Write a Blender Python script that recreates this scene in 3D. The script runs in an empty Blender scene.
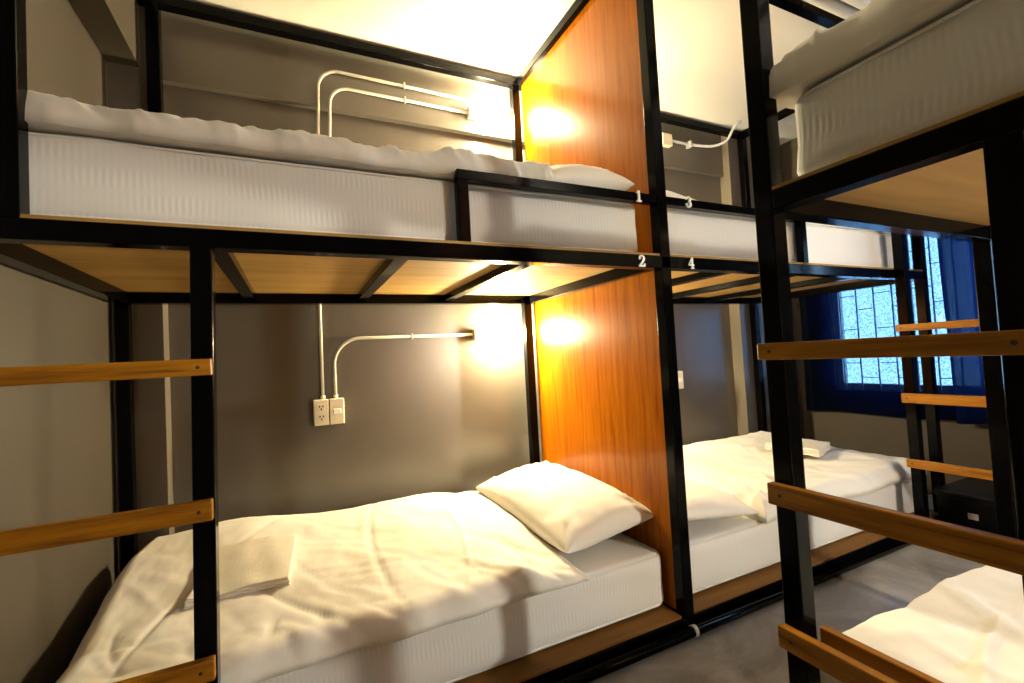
import bpy, bmesh, math, random
from mathutils import Vector, Matrix, noise

# ------------------------------------------------------------------ camera, world, exposure
scene = bpy.context.scene
C = scene.collection
cam_d = bpy.data.cameras.new('camera')
cam = bpy.data.objects.new('camera', cam_d)
C.objects.link(cam)
_r = Vector((0.90278371, -0.42659701, -0.05474092))
_u = Vector((0.03491964, -0.05415479, 0.99792178))
_f = Vector((0.42867493, 0.90281906, 0.03399345))
M = Matrix((( _r.x, _u.x, -_f.x, 0.6845), (_r.y, _u.y, -_f.y, -1.3591), (_r.z, _u.z, -_f.z, 1.1016), (0, 0, 0, 1)))
cam.matrix_world = M
cam_d.sensor_width = 36.0
cam_d.lens = 456.96 / 1024 * 36.0
cam_d.clip_start = 0.02
scene.camera = cam

world = bpy.data.worlds.new('sky'); scene.world = world
world.use_nodes = True
bg = world.node_tree.nodes['Background']
bg.inputs['Color'].default_value = (0.38, 0.66, 1.0, 1)     # overcast daylight, blue under the tungsten white balance
bg.inputs['Strength'].default_value = 28.0

vs = scene.view_settings
vs.view_transform = 'Standard'; vs.look = 'None'; vs.gamma = 1.0; vs.use_curve_mapping = False
vs.exposure = 0.0

LAMP_W = {'a_up': 125, 'a_low': 150, 'b_up': 125, 'b_low': 120, 'c_up': 135, 'c_low': 185}
WARM = (1.0, 0.85, 0.50)
WARM_C = (1.0, 0.95, 0.79)

# ------------------------------------------------------------------ node helpers
def new_mat(name):
    m = bpy.data.materials.new(name); m.use_nodes = True
    nt = m.node_tree; b = nt.nodes['Principled BSDF']
    return m, nt, b
def nd(nt, t, **kw):
    n = nt.nodes.new(t)
    for k, v in kw.items():
        if k in n.inputs: n.inputs[k].default_value = v
        else: setattr(n, k, v)
    return n
def ramp(nt, fac, stops):
    r = nt.nodes.new('ShaderNodeValToRGB'); e = r.color_ramp.elements
    while len(e) < len(stops): e.new(0.5)
    for i, (p, c) in enumerate(stops):
        e[i].position = p; e[i].color = (c[0], c[1], c[2], 1)
    nt.links.new(fac, r.inputs[0]); return r.outputs[0]
def bump(nt, b, h, strength, dist=0.01):
    n = nd(nt, 'ShaderNodeBump', Strength=strength, Distance=dist)
    nt.links.new(h, n.inputs['Height']); nt.links.new(n.outputs[0], b.inputs['Normal'])
def coords(nt, scale=(1, 1, 1), rot=(0, 0, 0)):
    t = nt.nodes.new('ShaderNodeTexCoord'); m = nt.nodes.new('ShaderNodeMapping')
    m.inputs['Scale'].default_value = scale; m.inputs['Rotation'].default_value = rot
    nt.links.new(t.outputs['Object'], m.inputs[0]); return m.outputs[0]

def mat_noise(name, c1, c2, scale, rough, bstr=0.0, bdist=0.004, bscale=None, stretch=(1, 1, 1), spec=0.5, detail=6):
    m, nt, b = new_mat(name)
    v = coords(nt, stretch)
    n = nd(nt, 'ShaderNodeTexNoise', Scale=scale, Detail=detail, Roughness=0.6)
    nt.links.new(v, n.inputs['Vector'])
    nt.links.new(ramp(nt, n.outputs[0], [(0.3, c1), (0.7, c2)]), b.inputs['Base Color'])
    b.inputs['Roughness'].default_value = rough
    b.inputs['Specular IOR Level'].default_value = spec
    if bstr:
        n2 = nd(nt, 'ShaderNodeTexNoise', Scale=bscale or scale, Detail=4)
        nt.links.new(v, n2.inputs['Vector']); bump(nt, b, n2.outputs[0], bstr, bdist)
    return m

MAT = {}
MAT['wall'] = mat_noise('painted_grey_plaster', (0.078, 0.067, 0.053), (0.094, 0.080, 0.064), 2.5, 0.30, 0.10, 0.003, 22, spec=0.85)
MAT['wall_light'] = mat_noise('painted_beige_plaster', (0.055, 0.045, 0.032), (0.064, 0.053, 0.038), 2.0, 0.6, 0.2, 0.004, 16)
MAT['lit_side'] = mat_noise('lamplit_plaster', (0.10, 0.086, 0.066), (0.115, 0.098, 0.075), 3, 0.55)  # wall tone made paler to carry lamplight on the pilaster sides
MAT['ceiling'] = mat_noise('white_ceiling_paint', (0.70, 0.68, 0.62), (0.74, 0.72, 0.66), 2, 0.8, 0.1, 0.003, 20)
MAT['black'] = mat_noise('black_gloss_paint', (0.0012, 0.0012, 0.0014), (0.002, 0.002, 0.0024), 6, 0.14, 0.03, 0.002, 40, spec=0.08)
MAT['black_chest'] = mat_noise('black_lacquer', (0.002, 0.002, 0.0025), (0.003, 0.003, 0.004), 6, 0.3, spec=0.15)
MAT['duvet'] = mat_noise('white_cotton', (0.76, 0.735, 0.67), (0.80, 0.775, 0.71), 5, 0.85, 0.15, 0.003, 60, spec=0.25)
MAT['pillow'] = mat_noise('white_pillowcase', (0.78, 0.76, 0.70), (0.82, 0.80, 0.74), 5, 0.85, 0.12, 0.003, 60, spec=0.25)
MAT['towel'] = mat_noise('white_terry', (0.72, 0.68, 0.58), (0.78, 0.74, 0.64), 40, 0.95, 0.6, 0.004, 300, spec=0.1)
MAT['conduit'] = mat_noise('cream_plastic_conduit', (0.44, 0.415, 0.35), (0.48, 0.455, 0.385), 4, 0.4)
MAT['plate'] = mat_noise('ivory_plastic', (0.68, 0.62, 0.48), (0.70, 0.64, 0.50), 4, 0.35)
MAT['dark'] = mat_noise('dark_slot', (0.01, 0.01, 0.01), (0.015, 0.015, 0.015), 4, 0.6)
MAT['digit'] = mat_noise('white_enamel', (0.80, 0.80, 0.76), (0.84, 0.84, 0.80), 4, 0.4)
MAT['steel'] = mat_noise('dull_steel', (0.45, 0.45, 0.45), (0.55, 0.55, 0.55), 8, 0.35)
MAT['grey_pipe'] = mat_noise('grey_pvc', (0.40, 0.41, 0.43), (0.47, 0.48, 0.50), 6, 0.5)
MAT['white_frame'] = mat_noise('white_window_paint', (0.5, 0.5, 0.5), (0.55, 0.55, 0.55), 6, 0.5)

def wood(name, cols, axis, gscale, rough, coat=0.0, spec=0.5, fine=1.0):
    m, nt, b = new_mat(name)
    s = [gscale] * 3; s[axis] = gscale * 0.06
    v = coords(nt, tuple(s))
    n = nd(nt, 'ShaderNodeTexNoise', Scale=1.0, Detail=8, Roughness=0.62, Distortion=0.5)
    nt.links.new(v, n.inputs['Vector'])
    nt.links.new(ramp(nt, n.outputs[0], [(0.28, cols[0]), (0.5, cols[1]), (0.72, cols[2])]), b.inputs['Base Color'])
    b.inputs['Roughness'].default_value = rough
    b.inputs['Coat Weight'].default_value = coat
    b.inputs['Coat Roughness'].default_value = 0.05
    b.inputs['Specular IOR Level'].default_value = spec
    bump(nt, b, n.outputs[0], 0.12 * fine, 0.002)
    return m
MAT['headboard'] = wood('orange_teak_laminate', [(0.215, 0.050, 0.001), (0.33, 0.093, 0.001), (0.40, 0.125, 0.002)], 2, 46, 0.27, 0.14, 0.10)
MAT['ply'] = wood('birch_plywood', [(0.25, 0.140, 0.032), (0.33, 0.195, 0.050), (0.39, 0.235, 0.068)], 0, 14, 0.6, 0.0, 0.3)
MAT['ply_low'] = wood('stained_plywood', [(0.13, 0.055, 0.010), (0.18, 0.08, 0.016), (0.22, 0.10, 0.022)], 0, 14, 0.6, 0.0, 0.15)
MAT['pine_x'] = wood('varnished_pine_x', [(0.13, 0.044, 0.002), (0.29, 0.115, 0.004), (0.40, 0.175, 0.008)], 0, 62, 0.42, 0.06, 0.25)
MAT['pine_y'] = wood('varnished_pine_y', [(0.13, 0.044, 0.002), (0.29, 0.115, 0.004), (0.40, 0.175, 0.008)], 1, 62, 0.42, 0.06, 0.25)

def floor_mat():
    m, nt, b = new_mat('polished_concrete')
    v = coords(nt, (1, 1, 1))
    n = nd(nt, 'ShaderNodeTexNoise', Scale=2.2, Detail=9, Roughness=0.65, Distortion=1.2)
    nt.links.new(v, n.inputs['Vector'])
    nt.links.new(ramp(nt, n.outputs[0], [(0.3, (0.13, 0.116, 0.096)), (0.5, (0.25, 0.228, 0.192)), (0.68, (0.38, 0.35, 0.30))]), b.inputs['Base Color'])
    b.inputs['Roughness'].default_value = 0.38
    n2 = nd(nt, 'ShaderNodeTexNoise', Scale=9, Detail=5)
    nt.links.new(v, n2.inputs['Vector']); bump(nt, b, n2.outputs[0], 0.15, 0.004)
    return m
MAT['floor'] = floor_mat()

def mattress_mat():
    # white damask: fine vertical ribs that show in staggered woven blocks
    m, nt, b = new_mat('striped_damask')
    t = nt.nodes.new('ShaderNodeTexCoord'); sep = nt.nodes.new('ShaderNodeSeparateXYZ')
    nt.links.new(t.outputs['Object'], sep.inputs[0])
    def math_(op, a, bb=None, c=None):
        n = nt.nodes.new('ShaderNodeMath'); n.operation = op
        for i, x in enumerate((a, bb, c)):
            if x is None: continue
            if isinstance(x, (int, float)): n.inputs[i].default_value = x
            else: nt.links.new(x, n.inputs[i])
        return n.outputs[0]
    xy = math_('ADD', sep.outputs[0], sep.outputs[1])
    rib = math_('SINE', math_('MULTIPLY', xy, 2 * math.pi / 0.0145))
    row = math_('MULTIPLY', sep.outputs[2], 1 / 0.058)
    fl = math_('FLOOR', row)
    ph = math_('MULTIPLY', fl, 2.4)
    col = math_('SINE', math_('ADD', math_('MULTIPLY', xy, 2 * math.pi / 0.36), ph))
    band = math_('SINE', math_('MULTIPLY', math_('FRACT', row), math.pi))
    mask = math_('MULTIPLY', math_('MULTIPLY_ADD', col, 0.45, 0.55), math_('POWER', math_('MAXIMUM', band, 0.0), 0.6))
    h = math_('MULTIPLY', rib, mask)
    h01 = math_('MULTIPLY_ADD', h, 0.5, 0.5)
    nt.links.new(ramp(nt, h01, [(0.0, (0.68, 0.675, 0.65)), (1.0, (0.77, 0.765, 0.74))]), b.inputs['Base Color'])
    b.inputs['Roughness'].default_value = 0.6
    b.inputs['Specular IOR Level'].default_value = 0.3
    bump(nt, b, h01, 0.2, 0.002)
    return m
MAT['mattress'] = mattress_mat()

def curtain_mat(name, thin, leak):
    m, nt, b = new_mat(name)
    out = nt.nodes['Material Output']
    v = coords(nt, (1, 1, 1))
    n = nd(nt, 'ShaderNodeTexNoise', Scale=95, Detail=4, Roughness=0.75)
    nt.links.new(v, n.inputs['Vector'])
    weave = ramp(nt, n.outputs[0], [(0.35, (0.024, 0.042, 0.070)), (0.65, (0.135, 0.165, 0.190))])
    tr = nt.nodes.new('ShaderNodeBsdfTransparent'); nt.links.new(weave, tr.inputs[0])
    tl = nt.nodes.new('ShaderNodeBsdfTranslucent'); tl.inputs[0].default_value = (0.012, 0.07, 0.36, 1)
    df = nt.nodes.new('ShaderNodeBsdfDiffuse'); df.inputs[0].default_value = (0.002, 0.004, 0.014, 1)
    a = nt.nodes.new('ShaderNodeMixShader'); a.inputs[0].default_value = leak
    nt.links.new(df.outputs[0], a.inputs[1]); nt.links.new(tl.outputs[0], a.inputs[2])
    c = nt.nodes.new('ShaderNodeMixShader'); c.inputs[0].default_value = thin
    nt.links.new(a.outputs[0], c.inputs[1]); nt.links.new(tr.outputs[0], c.inputs[2])
    nt.links.new(c.outputs[0], out.inputs[0])
    return m
MAT['curtain'] = curtain_mat('thin_blue_curtain_weave', 0.6, 0.025)
MAT['curtain_heavy'] = curtain_mat('lined_blue_curtain_weave', 0.022, 0.022)

def glass_mat():
    m, nt, b = new_mat('window_glass')
    out = nt.nodes['Material Output']
    g = nt.nodes.new('ShaderNodeBsdfGlossy'); g.inputs['Roughness'].default_value = 0.02
    t = nt.nodes.new('ShaderNodeBsdfTransparent'); t.inputs[0].default_value = (0.92, 0.96, 0.97, 1)
    mx = nt.nodes.new('ShaderNodeMixShader'); mx.inputs[0].default_value = 0.06
    nt.links.new(t.outputs[0], mx.inputs[1]); nt.links.new(g.outputs[0], mx.inputs[2])
    nt.links.new(mx.outputs[0], out.inputs[0])
    return m
MAT['glass'] = glass_mat()

def bulb_mat(name, col, watts, radius):
    m, nt, b = new_mat(name)
    out = nt.nodes['Material Output']
    e = nt.nodes.new('ShaderNodeEmission')
    e.inputs[0].default_value = (*col, 1)
    e.inputs[1].default_value = watts / (math.pi * 4 * math.pi * radius ** 2)
    nt.links.new(e.outputs[0], out.inputs[0])
    return m

# ------------------------------------------------------------------ mesh helpers
def obj(name, bm, mat, parent=None, smooth=False):
    me = bpy.data.meshes.new(name)
    bmesh.ops.recalc_face_normals(bm, faces=bm.faces[:])
    bm.to_mesh(me); bm.free()
    if mat: me.materials.append(MAT[mat] if isinstance(mat, str) else mat)
    if smooth:
        for p in me.polygons: p.use_smooth = True
    o = bpy.data.objects.new(name, me); C.objects.link(o)
    if parent: o.parent = parent
    return o
def tag(o, label, cat, group=None):
    o['label'] = label; o['category'] = cat
    if group: o['group'] = group
    return o
def struct(o):
    o['kind'] = 'structure'; return o
def empty(name, loc=(0, 0, 0)):
    o = bpy.data.objects.new(name, None); C.objects.link(o); o.location = loc
    o.empty_display_size = 0.1
    return o
def child(o, parent):
    # parent a world-space mesh under an Empty standing elsewhere
    o.parent = parent
    o.matrix_parent_inverse = Matrix.Translation(-Vector(parent.location)) if parent.type == 'EMPTY' else Matrix.Identity(4)
    return o
def add_box(bm, x0, x1, y0, y1, z0, z1, bev=0.0):
    b2 = bmesh.new()
    bmesh.ops.create_cube(b2, size=1.0)
    for v in b2.verts:
        v.co = Vector(((x0 + x1) / 2 + v.co.x * (x1 - x0), (y0 + y1) / 2 + v.co.y * (y1 - y0), (z0 + z1) / 2 + v.co.z * (z1 - z0)))
    if bev > 0:
        bmesh.ops.bevel(b2, geom=b2.edges[:], offset=bev, segments=2, affect='EDGES', profile=0.5)
    merge(bm, b2)
def merge(bm, b2):
    me = bpy.data.meshes.new('tmp'); b2.to_mesh(me); b2.free(); bm.from_mesh(me); bpy.data.meshes.remove(me)
def box(name, x0, x1, y0, y1, z0, z1, mat, parent=None, bev=0.0):
    bm = bmesh.new(); add_box(bm, x0, x1, y0, y1, z0, z1, bev)
    o = obj(name, bm, mat)
    if parent: child(o, parent)
    return o
def add_tube(bm, pts, r, n=10, cap=True, closed=False):
    pts = [Vector(p) for p in pts]; rings = []
    N = len(pts); up = None
    for i, p in enumerate(pts):
        if closed: t = (pts[(i + 1) % N] - pts[i - 1]).normalized()
        else: t = (pts[min(i + 1, N - 1)] - pts[max(i - 1, 0)]).normalized()
        if up is None: up = t.orthogonal().normalized()
        up = (up - t * up.dot(t)).normalized()
        s = t.cross(up)
        rings.append([bm.verts.new(p + (up * math.cos(a) + s * math.sin(a)) * r) for a in [2 * math.pi * k / n for k in range(n)]])
    for i in range(N if closed else N - 1):
        a, b = rings[i], rings[(i + 1) % N]
        for k in range(n): bm.faces.new((a[k], a[(k + 1) % n], b[(k + 1) % n], b[k]))
    if cap and not closed:
        bm.faces.new(rings[0]); bm.faces.new(rings[-1])
def tube(name, pts, r, mat, parent=None, n=10, closed=False):
    bm = bmesh.new(); add_tube(bm, pts, r, n, closed=closed)
    o = obj(name, bm, mat, smooth=True)
    if parent: child(o, parent)
    return o
def arc_path(p0, corner, p1, rad, seg=10):
    p0, c, p1 = Vector(p0), Vector(corner), Vector(p1)
    a, b = (p0 - c).normalized(), (p1 - c).normalized()
    out = [p0]
    A, B = c + a * rad, c + b * rad
    for i in range(seg + 1):
        th = i / seg * math.pi / 2
        out.append(A + (B - c) * math.sin(th) + (c - A) * 0 + (A - c) * (math.cos(th) - 1) if False else c + a * rad * (1 - math.sin(th)) + b * rad * (1 - math.cos(th)))
    out.append(p1); return out
def fbm(x, y, z=0.0, o=4):
    return noise.fractal(Vector((x, y, z)), 1.0, 2.0, o)
def ss(a, b, x):
    t = max(0.0, min(1.0, (x - a) / (b - a))); return t * t * (3 - 2 * t)

S = 0.048            # steel tube
# ------------------------------------------------------------------ the room
CEIL = 2.834; YB = 1.24; XL = -0.02; XR = 4.60; YF = -2.80
fl = struct(box('floor', XL - .1, XR + .15, YF - .1, YB + .1, -0.1, 0.0, 'floor'))
ce = struct(box('ceiling', XL - .1, XR + .15, YF - .1, YB + .1, CEIL, CEIL + 0.1, 'ceiling'))
wb = struct(box('wall_back', XL - .1, XR + .15, YB, YB + .1, 0, CEIL, 'wall'))
o = box('lintel_beam', 0.15, 3.90, YB - .040, YB, 2.485, CEIL, 'wall'); o.parent = wb
o = box('pilaster', XL, 0.150, 1.142, YB, 0, CEIL, 'wall'); o.parent = wb
o = box('pilaster', 3.90, 4.30, 1.142, YB, 0, CEIL, 'wall'); o.parent = wb
for (x0, x1) in ((0.1505, 0.1535), (3.8365, 3.8395)):
    pass
wl = struct(box('wall_left', XL - .1, XL, YF - .1, YB, 0, CEIL, 'wall_light'))
o = box('concrete_beam', XL, 0.098, YF, 1.142, 2.49, CEIL, 'wall_light'); o.parent = wl
wf = struct(box('wall_front', XL - .1, XR + .15, YF - .1, YF, 0, CEIL, 'wall_light'))
struct(box('wall_added_stub', 2.965, 3.035, YF, -2.27, 0, CEIL, 'wall_light'))  # unseen stub added to carry two lamps, kept short to pass their light
# right wall with a window opening
WY0, WY1, WZ0, WZ1 = -1.20, 0.87, 0.70, 2.00  # uncurtained end is unseen, added to throw blue daylight on the back wall
bm = bmesh.new()
add_box(bm, XR, XR + .15, YF, WY0, 0, CEIL)
add_box(bm, XR, XR + .15, WY1, YB, 0, CEIL)
add_box(bm, XR, XR + .15, WY0, WY1, 0, WZ0)
add_box(bm, XR, XR + .15, WY0, WY1, WZ1, CEIL)
wr = struct(obj('wall_right', bm, 'wall_light'))
# side faces of the pilasters, the lamplight on them put into a paler colour
t1 = struct(box('lit_side_1', 0.150, 0.156, 1.142, YB - .002, 0, CEIL, 'lit_side'))
t2 = struct(box('lit_side_2', 3.894, 3.900, 1.142, YB - .002, 0, CEIL, 'lit_side'))
# window: frame, mullions, panes, iron grille
win = struct(empty('window_1', (XR + .075, 0, WZ0)))
bm = bmesh.new()
for (a, b, c, d) in ((WY0, WY0 + .05, WZ0, WZ1), (WY1 - .05, WY1, WZ0, WZ1), (WY0 + .05, WY1 - .05, WZ0, WZ0 + .05), (WY0 + .05, WY1 - .05, WZ1 - .05, WZ1)):
    add_box(bm, XR + .03, XR + .09, a, b, c, d, 0.003)
child(obj('window_frame', bm, 'white_frame'), win)
for y in (-0.01, -.72):
    box('mullion', XR + .035, XR + .085, y - .025, y + .025, WZ0 + .05, WZ1 - .05, 'white_frame', win, .003)
box('pane', XR + .058, XR + .064, WY0 + .05, -.745, WZ0 + .05, WZ1 - .05, 'glass', win)
box('pane', XR + .058, XR + .064, -.695, -.035, WZ0 + .05, WZ1 - .05, 'glass', win)
box('pane', XR + .058, XR + .064, .015, WY1 - .05, WZ0 + .05, WZ1 - .05, 'glass', win)
k = 0; y = WY0 + .11
ys = []
while y < WY1 - .06:
    ys.append(y); y += 0.118
for i, y in enumerate(ys):
    box('grille_bar', XR + .008, XR + .020, y - .0035, y + .0035, WZ0 + .0, WZ1, 'steel', win)
    if i + 1 < len(ys):
        for j in range(5):
            z = WZ0 + .10 + j * .26 + (.11 if i % 2 else 0)
            if z < WZ1 - .03: box('grille_bar', XR + .010, XR + .018, y + .006, ys[i + 1] - .006, z - .003, z + .003, 'steel', win)

# ------------------------------------------------------------------ long double bunk against the back wall
W = 1.09; XM0, XM1 = 2.002, 2.05; XE = 4.05
ZB0, ZB1 = 1.420, 1.469; ZT0, ZT1 = 2.774, 2.821
PT = 0.009
A = empty('bunk_bed_frame', (0, 0, 0))
tag(A, 'long black steel bunk frame along the grey back wall, berths marked 1 to 4', 'bunk bed')
def part(name, x0, x1, y0, y1, z0, z1, mat='black', parent=None, bev=0.003):
    return box(name, x0, x1, y0, y1, z0, z1, mat, parent or A, bev)
RT = 0.062
# posts
part('post', 0, S, 0, S, 0, ZB0); part('post', 0, S, W, W + S, 0, ZB0)
part('post', 0.099, 0.145, 0, S, ZB1, ZT0); part('post', 0.132, 0.183, W, W + S, ZB1, ZT0)
part('post', XM0, XM1, 0, S, 0, ZT0)
part('post', 1.944, 1.992, W, W + S, 0, ZT0)
part('post', XE - S, XE, 0, S, 0, ZT0); part('post', XE - S, XE, W, W + S, 0, ZT0)
lp = part('ladder_post', 0.447, 0.495, 0, S, RT, ZB0)
for v_ in lp.data.vertices: v_.co.x += (v_.co.z - .95) * .016      # stands a little out of plumb
# middle level beams
part('front_beam', 0, XE, 0, S, ZB0, ZB1); part('back_beam', 0, XE, W, W + S, ZB0, ZB1)
for x in (0, 1.977, XE - S):
    part('side_beam', x, x + S, S, W, ZB0, ZB1)
# top beams
part('top_beam', 0.099, XE, 0, S, ZT0, ZT1); part('top_beam', 0.099, XE, W, W + S, ZT0, ZT1)
for x in (0.10, 1.977, XE - S):
    part('top_cross_beam', x, x + S, S, W, ZT0, ZT1)
# bottom rails
part('bottom_rail', S, XM0, 0, S, 0.004, RT); part('bottom_rail', XM1, XE - S, 0, S, 0.004, RT)
part('bottom_rail', S, 1.944, W, W + S, 0.004, RT); part('bottom_rail', 1.992, XE - S, W, W + S, 0.004, RT)
for x in (0, 1.98, XE - S):
    part('bottom_cross_rail', x, x + S, S, W, 0.004, RT)
kt = tube('floor_tube', [(0.0, -0.021, 0.021), (3.64, -0.021, 0.021)], 0.0195, 'black', A, 14)
o = tube('collar', [(2.012, -0.021, 0.021), (2.028, -0.021, 0.021)], 0.0212, 'digit', None, 14); o.parent = kt
# bearers under the upper plywood
for x in (0.50, 1.005, 1.465, 2.52, 3.00, 3.52):
    part('bearer', x - .024, x + .024, S, W, 1.436, ZB1)
# plywood bases
part('bed_board', 0.004, XM0 - .004, 0.003, W + S, ZB1, ZB1 + PT, 'ply', None, .001)
part('bed_board', XM1 + .002, XE - .004, 0.003, W + S, ZB1, ZB1 + PT, 'ply', None, .001)
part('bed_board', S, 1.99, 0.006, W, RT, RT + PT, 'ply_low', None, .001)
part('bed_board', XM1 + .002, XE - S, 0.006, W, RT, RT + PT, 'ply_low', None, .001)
# divider panels
part('headboard_panel', 2.006, 2.024, S, W, RT + PT, ZB0, 'headboard', None, .001)
part('headboard_panel', 2.006, 2.024, S, W, ZB1 + PT, ZT0, 'headboard', None, .001)
# guard rails
g = part('guard_rail', 1.170, XM0, 0.004, 0.040, 1.680, 1.714)
o = part('guard_post', 1.170, 1.208, 0.004, 0.040, ZB1 + PT, 1.680)
g = part('guard_rail', XM1, 2.945, 0.004, 0.040, 1.680, 1.714)
o = part('guard_post', 2.907, 2.945, 0.004, 0.040, ZB1 + PT, 1.680)
# ladder rungs with screws
def screw(x, y, z, ax, parent):
    d = {'y': Vector((0, -1, 0)), 'x': Vector((-1, 0, 0))}[ax]
    p = Vector((x, y, z))
    bm = bmesh.new(); add_tube(bm, [p - d * .001, p + d * .0006], 0.0045, 8)
    return obj('screw', bm, 'dark')
for (zt, zb, xe) in ((1.139, 1.098, .496), (0.795, 0.745, .489), (0.418, 0.368, .483)):
    rg = part('rung', -0.01, xe, -0.024, -0.001, zb, zt, 'pine_x', None, .003)
    for x in (xe - .028, 0.022):
        o = screw(x, -0.024, (zt + zb) / 2, 'y', rg); o.parent = rg

# painted digits on the rails, slab-serif
def strip(bm, pts, w, y, d):
    # flat ribbon of width(s) w through pts (x, z), standing proud by d
    n = len(pts); L = []; R_ = []
    for i in range(n):
        a = Vector(pts[max(i - 1, 0)]); b = Vector(pts[min(i + 1, n - 1)])
        t = (b - a).normalized(); nn = Vector((-t.y, t.x)); ww = (w[i] if isinstance(w, (list, tuple)) else w) / 2
        p = Vector(pts[i]); L.append(p + nn * ww); R_.append(p - nn * ww)
    f = [[bm.verts.new((q.x, y - d, q.y)) for q in s] for s in (L, R_)]
    bk = [[bm.verts.new((q.x, y, q.y)) for q in s] for s in (L, R_)]
    for i in range(n - 1):
        bm.faces.new((f[0][i], f[0][i + 1], f[1][i + 1], f[1][i]))
        bm.faces.new((f[0][i], f[0][i + 1], bk[0][i + 1], bk[0][i]))
        bm.faces.new((f[1][i], f[1][i + 1], bk[1][i + 1], bk[1][i]))
    for i in (0, n - 1): bm.faces.new((f[0][i], f[1][i], bk[1][i], bk[0][i]))
def arc(cx, cz, r, a0, a1, n=12, rx=None):
    rx = rx or r
    return [(cx + rx * math.cos(math.radians(a0 + (a1 - a0) * i / n)), cz + r * math.sin(math.radians(a0 + (a1 - a0) * i / n))) for i in range(n + 1)]
def digit(ch, x, z, h, parent):
    s = []   # strokes in a unit cell, width about .62, height 1, centred
    if ch == '1':
        s = [([(0.02, -.5), (0.02, .5)], .22), ([(-.26, -.44), (.28, -.44)], .13), ([(-.24, .30), (-.12, .35), (0.02, .46)], [.10, .13, .14])]
    if ch == '2':
        s = [(arc(0, .2, .235, 165, -35, 12, .24) + [(.06, -.12), (-.26, -.38)], [.10, .14, .15, .14, .13, .13, .14, .17, .2, .21, .22, .22, .22, .18, .12]),
             ([(-.32, -.42), (.32, -.42)], .16), ([(.27, -.42), (.30, -.20)], .09)]
        s.append((arc(-.2, .2, .07, 0, 360, 8), .08))
    if ch == '3':
        s = [(arc(0, .24, .20, 160, -80, 12, .21), [.10, .12, .13, .13, .12, .12, .14, .17, .19, .2, .18, .15, .12]),
             (arc(0, -.22, .235, 85, -160, 14, .24), [.12, .13, .15, .18, .2, .21, .21, .2, .18, .15, .13, .12, .12, .11, .10]),
             (arc(-.2, .27, .06, 0, 360, 8), .07), (arc(-.22, -.24, .07, 0, 360, 8), .08)]
    if ch == '4':
        s = [([(.10, -.5), (.10, .5)], .2), ([(.08, .46), (-.30, -.14)], .11), ([(-.34, -.17), (.32, -.17)], .12), ([(-.10, -.45), (.30, -.45)], .11)]
    bm = bmesh.new()
    for k, (pts, w) in enumerate(s):
        wl_ = [q * h for q in w] if isinstance(w, list) else w * h
        strip(bm, [(x + a * h, z + b * h) for a, b in pts], wl_, 0.0035, 0.0065 + .0002 * k)
    child(obj('digit', bm, 'digit'), parent)
digit('1', 1.906, 1.697, 0.044, A); digit('3', 2.168, 1.700, 0.046, A)
digit('2', 1.900, 1.444, 0.046, A); digit('4', 2.160, 1.445, 0.046, A)

# ------------------------------------------------------------------ bunk C, side-on at the right, ladder towards the room
XC = 1.733; XC1 = 2.93; YC1 = -0.603; YC0 = -2.66
Cb = empty('bunk_bed_frame', (XC, YC1, 0))
tag(Cb, 'black steel bunk standing crosswise in the right foreground with pine ladder rungs', 'bunk bed')
def cpart(name, x0, x1, y0, y1, z0, z1, mat='black', bev=0.003):
    return box(name, x0, x1, y0, y1, z0, z1, mat, Cb, bev)
for x in (XC, XC1 - S):
    for y in (YC1 - S, YC0):
        cpart('post', x, x + S, y, y + S, 0, ZT0)
cpart('ladder_post', XC, XC + S, -1.070, -1.022, RT, ZB0)
for x in (XC, XC1 - S):
    cpart('side_beam', x, x + S, YC0 + S, YC1 - S, ZB0, ZB1)
    cpart('top_beam', x, x + S, YC0, YC1, ZT0, ZT1)
    cpart('bottom_rail', x, x + S, YC0 + S, YC1 - S, .004, RT)
for y in (YC1 - S, YC0):
    cpart('end_beam', XC + S, XC1 - S, y, y + S, ZB0, ZB1)
    cpart('top_cross_beam', XC + S, XC1 - S, y, y + S, ZT0, ZT1)
    cpart('bottom_cross_rail', XC + S, XC1 - S, y, y + S, .004, RT)
for y in (-1.25, -1.72, -2.2):
    cpart('bearer', XC + S, XC1 - S, y - .024, y + .024, 1.436, ZB1)
cpart('bed_board', XC + .003, XC1, YC0, YC1 - .003, ZB1, ZB1 + PT, 'ply', .001)
cpart('bed_board', XC + .006, XC1 - S, YC0 + S, YC1 - S, RT, RT + PT, 'ply_low', .001)
cpart('headboard_panel', XC + S, XC1 - S, YC0 + .012, YC0 + .030, RT + PT, ZB0, 'headboard', .001)
cpart('headboard_panel', XC + S, XC1 - S, YC0 + .012, YC0 + .030, ZB1 + PT, ZT0, 'headboard', .001)
for (zt, zb) in ((1.101, 1.061), (0.763, 0.712), (0.424, 0.372)):
    rg = cpart('rung', XC - .024, XC - .001, -1.085, -0.600, zb, zt, 'pine_y', .003)
    for y in (-0.632, -1.046):
        o = screw(XC - .024, y, (zt + zb) / 2, 'x', rg)
        o.parent = rg; o.matrix_parent_inverse = rg.matrix_parent_inverse.inverted() if False else Matrix.Identity(4)
cpart('rung', XC + S + .001, XC + S + .022, -1.085, -0.655, .378, .424, 'pine_y', .003)

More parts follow.
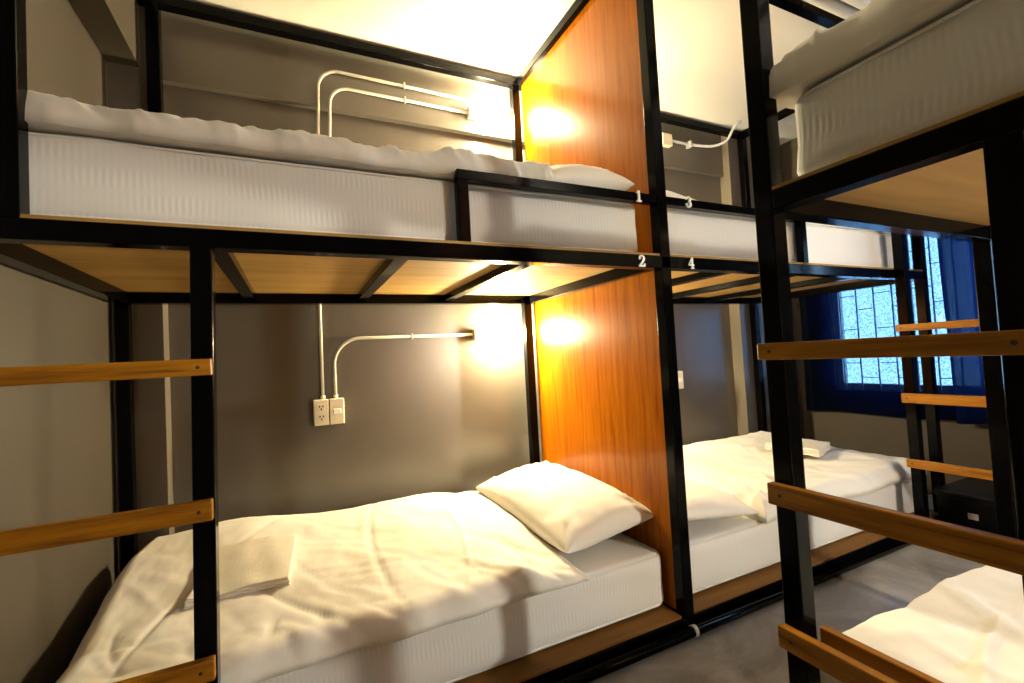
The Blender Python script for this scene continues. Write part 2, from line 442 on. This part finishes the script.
# ------------------------------------------------------------------ far ladder by the curtain
XD = 3.668
D = empty('steel_ladder', (XD, -.25, 0))
tag(D, 'tall black steel ladder frame with thin pine rungs in front of the blue curtain', 'ladder')
def dpart(name, x0, x1, y0, y1, z0, z1, mat='black', bev=0.003):
    return box(name, x0, x1, y0, y1, z0, z1, mat, D, bev)
dpart('post', XD, XD + S, -0.056, -0.008, 0, CEIL - .002); dpart('post', XD, XD + S, -0.50, -0.452, 0, CEIL - .002)
dpart('foot_rail', XD, XD + S, -0.452, -0.056, .004, RT); dpart('top_beam', XD, XD + S, -0.452, -0.056, ZT0, ZT1)
for (zt, zb) in ((1.162, 1.125), (0.790, 0.738), (0.437, 0.392)):
    rg = dpart('rung', XD - .024, XD - .001, -0.51, -0.004, zb, zt, 'pine_y', .003)
    o = screw(XD - .024, -.03, (zt + zb) / 2, 'x', rg); o.parent = rg
ch = empty('storage_chest', (4.2, -.5, 0))
tag(ch, 'low black storage chest on the floor under the curtained window', 'chest')
box('body', 3.86, 4.52, -1.0, -0.03, 0.0, 0.215, 'black_chest', ch, .004)
box('lid', 3.85, 4.53, -1.01, -0.02, 0.217, 0.245, 'black_chest', ch, .004)
box('latch', 3.853, 3.860, -.20, -.16, 0.12, 0.15, 'steel', ch, .001)

# fix screws: they were made in world space under a part that carries an offset
for o in bpy.data.objects:
    if o.name.startswith('screw'):
        o.matrix_parent_inverse = Matrix.Identity(4)

# ------------------------------------------------------------------ soft things
def rounded_box(bm, x0, x1, y0, y1, z0, z1, r, nx, ny, nz, wob=0.0, seed=0.0):
    c = Vector(((x0 + x1) / 2, (y0 + y1) / 2, (z0 + z1) / 2)); h = Vector(((x1 - x0) / 2, (y1 - y0) / 2, (z1 - z0) / 2))
    def lin(n, hh):
        # denser near the ends
        base = [-hh + r * t for t in (0, .12, .3, .55, 1.0)]
        mid = [-(hh - r) + (2 * (hh - r)) * i / n for i in range(1, n)]
        return base + mid + [-b for b in reversed(base)]
    ax = [lin(n, hh) for n, hh in zip((nx, ny, nz), h)]
    vmap = {}
    def vert(p):
        key = tuple(round(q, 5) for q in p)
        if key in vmap: return vmap[key]
        q = Vector(p); inner = Vector([max(-(hh - r), min(hh - r, a)) for a, hh in zip(q, h)])
        d = q - inner
        if d.length > 1e-9: q = inner + d.normalized() * r
        n_ = d.normalized() if d.length > 1e-9 else Vector((0, 0, 0))
        w = wob * fbm((q.x + c.x) * 4 + seed, (q.y + c.y) * 4, q.z * 6)
        # soft bulge of the long sides
        q += n_ * w
        v = bm.verts.new(c + q); vmap[key] = v; return v
    for axis in range(3):
        a, b = [(1, 2), (2, 0), (0, 1)][axis]
        for sgn in (-1, 1):
            for i in range(len(ax[a]) - 1):
                for j in range(len(ax[b]) - 1):
                    ps = []
                    for (ii, jj) in ((i, j), (i + 1, j), (i + 1, j + 1), (i, j + 1)):
                        p = [0, 0, 0]; p[axis] = sgn * h[axis]; p[a] = ax[a][ii]; p[b] = ax[b][jj]; ps.append(vert(p))
                    if len(set(ps)) == 4: bm.faces.new(ps)
def mattress(x0, x1, y0, y1, z0, z1, label, group='white striped mattresses', seed=0.0):
    root = empty('mattress', ((x0 + x1) / 2, (y0 + y1) / 2, z0))
    tag(root, label, 'mattress', group)
    bm = bmesh.new(); rounded_box(bm, x0, x1, y0, y1, z0, z1, 0.032, 36, 18, 5, 0.006, seed)
    child(obj('body', bm, 'mattress', smooth=True), root)
    for z in (z1 - .014, z0 + .014):
        pts = []
        rr = .05; ins = .004
        for cx, cy, a0 in ((x1 - rr, y1 - rr, 0), (x0 + rr, y1 - rr, 90), (x0 + rr, y0 + rr, 180), (x1 - rr, y0 + rr, 270)):
            for k in range(7):
                a = math.radians(a0 + 15 * k)
                pts.append((cx + (rr - ins) * math.cos(a), cy + (rr - ins) * math.sin(a), z))
        child(tube('piping', pts, 0.0045, 'mattress', None, 6, True), root)
    return root

def make_creases(rng, n, x0, x1, y0, y1, amp, wid, ln, ang=None, spread=0.5):
    out = []
    for _ in range(n):
        a = (ang if ang is not None else 0) + rng.gauss(0, spread)
        out.append((rng.uniform(x0, x1), rng.uniform(y0, y1), math.cos(a), math.sin(a), rng.uniform(*amp) * rng.choice((1, 1, -0.7)), rng.uniform(*wid), rng.uniform(*ln)))
    return out
def crease_h(cr, x, y):
    h = 0.0
    for (cx, cy, ca, sa, A_, w, L) in cr:
        dx, dy = x - cx, y - cy
        p = dx * ca + dy * sa
        if abs(p) > 2.2 * L: continue
        q = -dx * sa + dy * ca + 0.12 * p * p / L * (1 if A_ > 0 else -1)
        if abs(q) > 4 * w: continue
        h += A_ * math.exp(-abs(q / w) ** 1.5) * math.exp(-(p / L) ** 2)
    return h
def duvet(name, label, x0f, x1f, y0f, y1f, zbase, thick, edge, creases, droop=None, rim=0.06, nx=150, ny=90, seed=0, lump=0.02, mat='duvet', cat='duvet', group='white duvets', flat=None):
    """closed quilt: outline given by functions of the other coordinate, top height by lumps and creases"""
    bm = bmesh.new(); top = {}; bot = {}; disp = {}
    ymid = [0.5 * (y0f(0.5) + y1f(0.5))]
    for i in range(nx + 1):
        # cluster samples a little towards the ends
        u = i / nx; u = u - 0.55 * math.sin(2 * math.pi * u) / (2 * math.pi)
        for j in range(ny + 1):
            v = j / ny; v = v - 0.8 * math.sin(2 * math.pi * v) / (2 * math.pi)
            y = y0f(u) * (1 - v) + y1f(u) * v
            xa, xb = x0f(v), x1f(v)
            x = xa * (1 - u) + xb * u
            x += 0.010 * fbm(y * 5 + seed, 1.3, u * 2) * (ss(.85, 1, u) + ss(.15, 0, u))
            y += 0.012 * fbm(x * 5 + seed, 7.3, v * 2) * (ss(.85, 1, v) + ss(.15, 0, v))
            d = min((u) * (xb - xa), (1 - u) * (xb - xa), v * (y1f(u) - y0f(u)), (1 - v) * (y1f(u) - y0f(u)))
            t = min(1.0, d / rim)
            prof = math.sqrt(max(0.0, 1 - (1 - t) ** 2))
            th = thick(x, y) if callable(thick) else thick
            h = th * prof
            ye = y
            if v < .5:
                tf = min(1.0, max(0.0, (y - y0f(u)) / rim))
                if tf < 1: ye = y0f(u) + rim - .10 * (1 - math.acos(1 - tf) / (math.pi / 2))
            xe = x
            if u < .5:
                tx = min(1.0, max(0.0, (x - xa) / rim))
                if tx < 1: xe = xa + rim - .10 * (1 - math.acos(1 - tx) / (math.pi / 2))
            hw = (lump * fbm(x * 2.2 + seed, y * 2.2, seed) + 0.35 * lump * fbm(x * 6 + seed, y * 6, seed + 3) + crease_h(creases, xe, ye)) * (0.25 + 0.75 * prof)
            dr = droop(x, y) if droop else 0.0
            zt = zbase + dr + h; disp[i, j] = hw
            on_edge = i in (0, nx) or j in (0, ny)
            vt = bm.verts.new((x, y, zt if not on_edge else zbase + dr))
            top[i, j] = vt
            bot[i, j] = vt if on_edge else bm.verts.new((x, y, zbase + dr - .0))
    for i in range(nx):
        for j in range(ny):
            bm.faces.new((top[i, j], top[i + 1, j], top[i + 1, j + 1], top[i, j + 1]))
            q = (bot[i, j], bot[i, j + 1], bot[i + 1, j + 1], bot[i + 1, j])
            try: bm.faces.new(q)
            except ValueError: pass
    bmesh.ops.recalc_face_normals(bm, faces=bm.faces[:]); bm.normal_update()
    nrm = {k_: v_.normal.copy() for k_, v_ in top.items()}
    for (i, j), v_ in top.items():
        if i in (0, nx) or j in (0, ny): continue
        v_.co += nrm[i, j] * disp[i, j]
        v_.co.z = max(v_.co.z, bot[i, j].co.z + .002)
    o = obj(name, bm, mat, smooth=True)
    tag(o, label, cat, group)
    return o
def pillow(label, loc, rot, lx, ly, th, seed=0, group='white pillows', soft=1.0):
    bm = bmesh.new(); n = 44; top = {}; bot = {}
    rng = random.Random(seed)
    cr = make_creases(rng, 26, -lx / 2, lx / 2, -ly / 2, ly / 2, (.002, .006), (.006, .016), (.04, .12), None, 1.5)
    # corner gathers
    for sx in (-1, 1):
        for sy in (-1, 1):
            for k in range(3):
                a = math.atan2(-sy * ly, -sx * lx) + rng.gauss(0, .3)
                cr.append((sx * lx * .36, sy * ly * .38, math.cos(a), math.sin(a), .006, .010, .09))
    for i in range(n + 1):
        for j in range(n + 1):
            u = math.sin((i / n - .5) * math.pi); v = math.sin((j / n - .5) * math.pi)
            x = u * lx / 2 * (1 - 0.07 * (1 - v * v) * u * u * 0 - 0.06 * (1 - abs(v) ** 2) * abs(u) ** 3)
            y = v * ly / 2 * (1 - 0.06 * (1 - abs(u) ** 2) * abs(v) ** 3)
            p = ((1 - u * u) ** 0.42) * ((1 - v * v) ** 0.42)
            w = 0.010 * soft * fbm(x * 6 + seed, y * 6, seed) + soft * crease_h(cr, x, y)
            z = th / 2 * p + w * min(1, p * 2)
            e = i in (0, n) or j in (0, n)
            zc = 0.012 * fbm(x * 3 + seed * 2, y * 3, 4)
            vt = bm.verts.new((x, y, zc if e else zc + z)); top[i, j] = vt
            bot[i, j] = vt if e else bm.verts.new((x, y, zc - th / 2 * p * 0.85))
    for i in range(n):
        for j in range(n):
            bm.faces.new((top[i, j], top[i + 1, j], top[i + 1, j + 1], top[i, j + 1]))
            try: bm.faces.new((bot[i, j], bot[i, j + 1], bot[i + 1, j + 1], bot[i + 1, j]))
            except ValueError: pass
    o = obj('pillow', bm, 'pillow', smooth=True)
    o.location = loc; o.rotation_euler = [math.radians(a) for a in rot]
    tag(o, label, 'pillow', group)
    return o
def towel(label, loc, rotz, lx, ly, layers, th, tilt=(0, 0)):
    bm = bmesh.new()
    rng = random.Random(int(loc[0] * 100))
    for k in range(layers):
        z = k * th; sx = lx * (1 - .012 * k); sy = ly * (1 - .015 * k)
        b2 = bmesh.new(); rounded_box(b2, -sx / 2, sx / 2, -sy / 2, sy / 2, z, z + th * 1.06, th * .5, 14, 10, 1, .004, k * 3.0 + loc[0])
        for v in b2.verts: v.co.z += 0.014 * fbm(v.co.x * 6 + loc[0], v.co.y * 6, k * .12); v.co.x += rng.uniform(-.0004, .0004)
        merge(bm, b2)
    o = obj('folded_towel', bm, 'towel', smooth=True)
    o.location = loc; o.rotation_euler = (math.radians(tilt[0]), math.radians(tilt[1]), math.radians(rotz))
    tag(o, label, 'towel', 'folded white towels')
    return o

ZM0 = ZB1 + PT + .001; ZM1 = 1.698; ZL0 = RT + PT + .001; ZL1 = 0.288
mattress(0.03, 1.95, 0.056, 1.07, ZM0, ZM1, 'striped white mattress along the upper left, under the puffy duvet', seed=1)
mattress(0.06, 1.995, 0.085, 1.07, ZL0, ZL1, 'striped white mattress low on the left, beside the lit orange panel', seed=2)
mattress(2.075, 3.94, 0.056, 1.07, ZM0, ZM1, 'white mattress high beyond the orange divider, behind the rail with digit 3', seed=3)
mattress(2.09, 3.985, 0.085, 1.07, ZL0, ZL1, 'white mattress low beyond the orange divider, nearest the window', seed=4)
mattress(1.79, 2.865, -2.60, -0.672, ZM0, ZM1, 'striped white mattress seen from below at the top right corner', seed=5)
mattress(1.80, 2.865, -2.60, -0.660, ZL0, ZL1, 'white mattress under the duvet at the bottom right corner', seed=6)

# --- duvets
rng = random.Random(5)
# lower A
cr = []
cr += make_creases(rng, 46, 0.2, 1.5, .05, .25, (.002, .006), (.007, .016), (.05, .14), 2.2, .35)      # pulls near the front hem
cr += make_creases(rng, 50, 0.2, 1.55, .2, 1.0, (.002, .006), (.006, .014), (.10, .30), 2.75, .35)
cr += [(0.93, .55, 0.05, 1, .010, .008, .45), (1.28, .50, 0.12, .99, -.007, .007, .35), (0.62, .30, -.55, .83, .010, .010, .30), (0.35, .55, .38, .92, .008, .008, .4),
       (1.45, .30, .55, -.83, .022, .035, .16), (1.50, .12, .8, -.6, .018, .025, .10), (1.35, .12, .75, -.66, -.016, .03, .12)]
def lowA_th(x, y):
    return -.025 * ss(1.3, 1.6, x) + 0.045 * ss(.9, .3, x) * ss(.5, 1.0, y) + 0.075 + 0.035 * ss(.3, 1.0, y) + .03 * ss(.1, .5, x) * ss(.15, .5, y) * 0.6
def lowA_droop(x, y):
    return -0.012 * ss(.08, .03, y)
duvet('duvet', 'rumpled white duvet with a folded towel on it, on the bottom berth marked 2',
      lambda v: 0.075 + .02 * math.sin(v * 7), lambda v: 1.600 + 0.03 * v, lambda u: 0.045 + .006 * math.sin(u * 17) + .004 * math.sin(u * 41), lambda u: 1.075, ZL1 + .003, lowA_th, 0, cr, None, .07, 190, 100, 11, .014)
# lower B
rng = random.Random(9)
cr = make_creases(rng, 30, 2.6, 3.9, .05, .3, (.005, .012), (.012, .025), (.06, .16), 2.2, .5) + make_creases(rng, 26, 2.7, 3.9, .2, 1.0, (.004, .010), (.010, .025), (.10, .30), .5, .8)
cr += [(2.62, .14, .9, .3, .020, .02, .09), (2.70, .20, .7, .6, -.015, .02, .08), (2.60, .25, .8, -.5, .018, .02, .08)]
duvet('duvet', 'rumpled white duvet on the bottom berth marked 4, nearest the blue window',
      lambda v: 2.56 + 0.10 * v, lambda v: 3.96, lambda u: 0.050 + .010 * math.sin(u * 19), lambda u: 1.075, ZL1 + .003, lambda x, y: .085 + .05 * ss(.4, 1, y), 0, cr, None, .06, 130, 80, 23, .014)
# upper A: quilt rolled out, its front hem lying along the mattress edge
rng = random.Random(12)
cr = make_creases(rng, 170, 0.12, 1.55, -.03, .16, (.003, .008), (.006, .013), (.025, .07), 2.2, .4)
duvet('duvet', 'puffy white duvet along the edge of the top berth marked 1',
      lambda v: 0.09, lambda v: 1.56 + .03 * v, lambda u: 0.030 + .005 * math.sin(u * 23) + .003 * math.sin(u * 57), lambda u: 1.06, ZM1 + .004, lambda x, y: .078 + .022 * ss(.9, 1.4, x) + .010 * ss(.35, .15, x), 0, cr, None, .045, 240, 70, 31, .008)
rng = random.Random(15)
cr = make_creases(rng, 30, 2.7, 3.8, .1, 1, (.004, .010), (.012, .022), (.05, .15), 2.1, .6)
duvet('duvet', 'flat white duvet on the top berth marked 3',
      lambda v: 2.62, lambda v: 3.90, lambda u: 0.075, lambda u: 1.06, ZM1 + .003, lambda x, y: .05 + .05 * ss(2.9, 3.3, x) * ss(.15, .5, y), 0, cr, None, .07, 80, 40, 37, .012)
# C upper and lower (long axis Y)
rng = random.Random(21)
cr = make_creases(rng, 120, 1.70, 1.90, -1.6, -.65, (.004, .010), (.008, .018), (.03, .09), .5, .5)
duvet('duvet', 'pale duvet overhanging the mattress at the top right corner',
      lambda v: 1.762 + .006 * math.sin(v * 30), lambda v: 2.87, lambda u: -2.15, lambda u: -0.632 - .01 * math.sin(u * 12), ZM1 + .003, lambda x, y: .108, 0, cr, None, .05, 80, 150, 41, .014)
rng = random.Random(22)
cr = make_creases(rng, 34, 1.8, 2.7, -1.6, -.7, (.004, .010), (.010, .022), (.08, .25), .4, .9)
cr += [(2.02, -.86, .95, .30, .012, .010, .22), (2.25, -.80, .6, .8, .010, .010, .2), (2.15, -.78, .3, -.95, -.010, .02, .1), (1.95, -.72, .9, -.3, .008, .03, .1)]
duvet('duvet', 'creased white duvet on the bottom bunk at the lower right corner',
      lambda v: 1.782 + .010 * math.sin(v * 22), lambda v: 2.87, lambda u: -2.1, lambda u: -0.634 + .008 * math.sin(u * 15), ZL1 + .003, lambda x, y: .092, 0, cr, None, .035, 90, 160, 43, .012)

# --- pillows
pillow('plump white pillow leaning on the lit orange panel of the bottom berth marked 2', (1.780, .565, .410), (3, -6, 2), .46, .86, .23, 3)
pillow('white pillow of the top berth marked 1, behind the guard rail', (1.745, .43, 1.812), (9, -4, 0), .38, .76, .25, 4, soft=.3)
pillow('white pillow at the head of the bottom berth marked 4', (2.32, .50, .378), (0, 8, -4), .50, .86, .17, 6)
pillow('white pillow of the top berth marked 3, just showing over the rail', (2.33, .55, 1.778), (0, 8, 0), .48, .80, .17, 7)
pillow('white pillow in the bottom bunk of the right foreground', (2.28, -2.36, .37), (0, 0, 88), .48, .80, .16, 8)
pillow('white pillow in the top bunk of the right foreground', (2.28, -2.38, 1.765), (0, 0, 91), .48, .80, .16, 9)
# --- towels
towel('folded white towel on the duvet of the bottom berth marked 2, behind the ladder post', (0.505, .58, .385), -4, .30, .37, 3, .011, (4, -2))
towel('folded white towel on the duvet of the bottom berth marked 4', (3.60, .56, .408), 20, .34, .30, 3, .014, (5, 0))

# ------------------------------------------------------------------ lamps, conduits, switch boxes
def lamp(x, y, z, dirx, key, label, col=WARM, group='bare bulb wall lamps', sidewall=None):
    r = .048
    root = empty('wall_lamp', (x, y, z)); tag(root, label, 'lamp', group)
    def B(name, a0, a1, d0, d1, z0, z1, mat, bev):
        # a along the wall in the bulb's direction, d out of the wall
        if sidewall is None:
            xs = sorted((x + dirx * a0, x + dirx * a1)); ysr = sorted((y - d0, y - d1))
        else:
            ysr = sorted((y + dirx * a0, y + dirx * a1)); xs = sorted((x - d0, x - d1))
        return box(name, xs[0], xs[1], ysr[0], ysr[1], z0, z1, mat, root, bev)
    def P(a, d): 
        return Vector((x + dirx * a, y - d, z)) if sidewall is None else Vector((x - d, y + dirx * a, z))
    B('junction_box', -.045, .035, .001, .045, z - .032, z + .032, 'plate', .004)
    tube('lamp_holder', [P(.033, .026), P(.085, .050)], .020, 'digit', root, 14)
    bm = bmesh.new(); bmesh.ops.create_uvsphere(bm, u_segments=24, v_segments=14, radius=r)
    c = P(.115, .078)
    for v in bm.verts: v.co += c
    child(obj('bulb', bm, bulb_mat('bulb_' + key, col, LAMP_W[key], r), smooth=True), root)
    return root
YU = YB - .040
lamp(1.700, YB, 1.249, 1, 'a_low', 'glowing bare bulb on the grey wall over the pillow of the berth marked 2')
lamp(1.725, YU, 2.597, 1, 'a_up', 'glowing bare bulb on the wall above the top berth marked 1')
lamp(2.36, YB, 1.249, -1, 'b_low', 'low bulb hidden behind the orange divider, lighting the bed by the window')
lamp(2.36, YU, 2.597, -1, 'b_up', 'high bulb hidden behind the orange divider, just under the ceiling')
lamp(2.965, -2.36, 1.249, -1, 'c_low', 'bulb on the added partition over the bottom bunk of the right foreground', WARM_C, sidewall=1)
lamp(2.965, -2.36, 2.45, -1, 'c_up', 'bulb on the added partition over the top bunk of the right foreground', WARM_C, sidewall=1)

def conduit(label, pts, r=.0085, clips=(), mat='conduit'):
    root = empty('conduit', pts[0]); tag(root, label, 'conduit', 'wall conduits')
    tube('pipe', pts, r, mat, root, 10)
    for (x, y, z, horiz) in clips:
        if horiz: box('clip', x - .005, x + .005, y - .0105, y + .0105, z - .017, z + .017, 'steel', root, .001)
        else: box('clip', x - .024, x + .024, y - .011, y + .011, z - .008, z + .008, 'steel', root, .001)
    return root
yp = YB - .013; ypu = YU - .012
conduit('cream conduit bending from the switch box to the bulb over berth 2', arc_path((.868, yp, .945), (.868, yp, 1.250), (1.652, yp, 1.250), .14), clips=((1.285, yp, 1.250, True),))
conduit('tall cream conduit rising from the socket box past both berths, the upper of two bends', [(0.806, yp, .945), (0.808, yp, 1.45), (0.826, yp, 2.2), (.838, ypu, 2.47)] + arc_path((.840, ypu, 2.50), (.843, ypu, 2.690), (1.93, ypu, 2.672), .11)[1:], clips=((1.30, ypu, 2.685, True),))
conduit('short cream conduit bending to the bulb of berth 1, the lower of two bends', [(.880, yp, 1.80), (.885, yp, 2.2), (.893, ypu, 2.44)] + arc_path((.895, ypu, 2.45), (.897, ypu, 2.604), (1.675, ypu, 2.597), .10)[1:], clips=((1.30, ypu, 2.602, True),))
def spline(pts, n=8):
    P = [Vector(p) for p in pts]; P = [P[0] * 2 - P[1]] + P + [P[-1] * 2 - P[-2]]; out = []
    for i in range(1, len(P) - 2):
        for k in range(n):
            t = k / n
            out.append(0.5 * ((2 * P[i]) + (P[i + 1] - P[i - 1]) * t + (2 * P[i - 1] - 5 * P[i] + 4 * P[i + 1] - P[i + 2]) * t * t + (3 * P[i] - P[i - 1] - 3 * P[i + 1] + P[i + 2]) * t ** 3))
    out.append(P[-2]); return out
fc = empty('flexible_conduit', (3.3, ypu, 2.68)); tag(fc, 'grey flexible conduit curving from a wall box up to the ceiling above berth 3', 'conduit', 'wall conduits')
tube('pipe', spline([(3.31, 1.165, 2.668), (3.50, 1.17, 2.672), (3.68, 1.12, 2.662), (3.77, 1.06, 2.69), (3.80, 1.02, 2.76), (3.82, 1.00, 2.80), (3.86, .99, CEIL - .002)]), .010, 'grey_pipe', fc, 10)
box('clip', 3.49, 3.51, 1.155, YU - .001, 2.648, 2.696, 'steel', fc, .001)
box('junction_box', 3.215, 3.310, YU - .045, YU - .001, 2.625, 2.715, 'plate', fc, .004)

def switch_box(x, z, label, y=YB):
    root = empty('switch_box', (x, y, z)); tag(root, label, 'switch box', 'socket and switch boxes')
    for k, x0 in enumerate((x - .074, x + .001)):
        b = box('box_body', x0, x0 + .073, y - .042, y - .001, z - .066, z + .066, 'plate', root, .004)
        f = box('cover_plate', x0 + .003, x0 + .070, y - .046, y - .042, z - .063, z + .063, 'plate', root, .0015)
        if k == 0:
            for dz in (.026, -.026):
                s_ = box('socket', x0 + .020, x0 + .053, y - .0475, y - .046, z + dz - .019, z + dz + .019, 'plate', root, .0006)
                for (dx, dzz) in ((-.008, .006), (.008, .006), (0, -.008)):
                    box('slot', x0 + .0365 + dx - .003, x0 + .0365 + dx + .003, y - .0482, y - .0475, z + dz + dzz - .005, z + dz + dzz + .005, 'dark', root)
        else:
            box('rocker', x0 + .018, x0 + .055, y - .052, y - .046, z - .013, z + .013, 'digit', root, .002)
    for xx in (x - .026, x + .036):
        tube('gland', [(xx, yp, z + .066), (xx, yp, z + .085)], .012, 'plate', root, 10)
    return root
switch_box(.832, .870, 'ivory twin box with two sockets and a switch over the duvet of berth 2')
switch_box(3.225, .862, 'ivory box on the grey wall over berth 4, half hidden by the black post')

# pipes under the ceiling outside the bunk front
for (y, lab, r) in ((-0.055, 'grey pipe under the ceiling, the one close along the bunk front', .030), (-.135, 'grey pipe under the ceiling, the one farther from the bunk front', .034)):
    root = empty('ceiling_pipe', (3.6, y, CEIL - .04)); tag(root, lab, 'pipe', 'ceiling pipes')
    tube('pipe', [(2.9, y, CEIL - r - .012), (4.58, y, CEIL - r - .012)], r, 'grey_pipe', root, 14)
    for x in (3.1, 4.3): box('clamp', x - .012, x + .012, y - r - .004, y + r + .004, CEIL - .03, CEIL - .001, 'steel', root)

# ------------------------------------------------------------------ curtains
def curtain(label, y0, y1, z0, z1, x, amp, wl_, seed, mat):
    bm = bmesh.new(); ny = 150; nz = 26; g = {}
    for i in range(ny + 1):
        y = y0 + (y1 - y0) * i / ny
        for j in range(nz + 1):
            z = z0 + (z1 - z0) * j / nz
            a = amp(y) if callable(amp) else amp
            s = math.sin(2 * math.pi * y / wl_ + seed + .8 * fbm(y * 2, z * .6, seed))
            xx = x - .04 + a * s + .008 * fbm(y * 6 + seed, z * 1.5, 2)
            g[i, j] = bm.verts.new((xx, y + .012 * math.cos(z * 2 + seed), z + .006 * math.sin(y * 9 + seed) * (1 - j / nz)))
    for i in range(ny):
        for j in range(nz): bm.faces.new((g[i, j], g[i + 1, j], g[i + 1, j + 1], g[i, j + 1]))
    o = obj('curtain', bm, mat, smooth=True)
    tag(o, label, 'curtain', 'deep blue curtains')
    return o
curtain('flat deep blue curtain with daylight and grille lines showing through', .11, 1.07, .53, 2.12, XR - .03, .006, .42, 1.0, 'curtain')
curtain('pleated deep blue curtain behind the ladder posts', -.86, .109, .52, 2.12, XR - .050, .032, .19, 2.2, 'curtain_heavy')
cr_ = empty('curtain_rod', (XR - .07, 0, 2.13)); tag(cr_, 'black curtain rod above the blue curtains', 'curtain rod')
tube('rod', [(XR - .07, -1.50, 2.13), (XR - .07, 1.13, 2.13)], .010, 'black', cr_, 10)
for y in (-1.45, 1.1): box('bracket', XR - .08, XR - .001, y - .01, y + .01, 2.118, 2.142, 'black', cr_, .002)
hk = empty('wall_hook', (XR, 1.14, 1.40)); tag(hk, 'small dark hook on the wall left of the blue curtain', 'hook')
box('plate', XR - .006, XR - .001, 1.118, 1.130, 1.385, 1.43, 'dark', hk, .001)
tube('prong', [(XR - .006, 1.124, 1.42), (XR - .03, 1.124, 1.418), (XR - .034, 1.124, 1.432)], .004, 'dark', hk, 8)
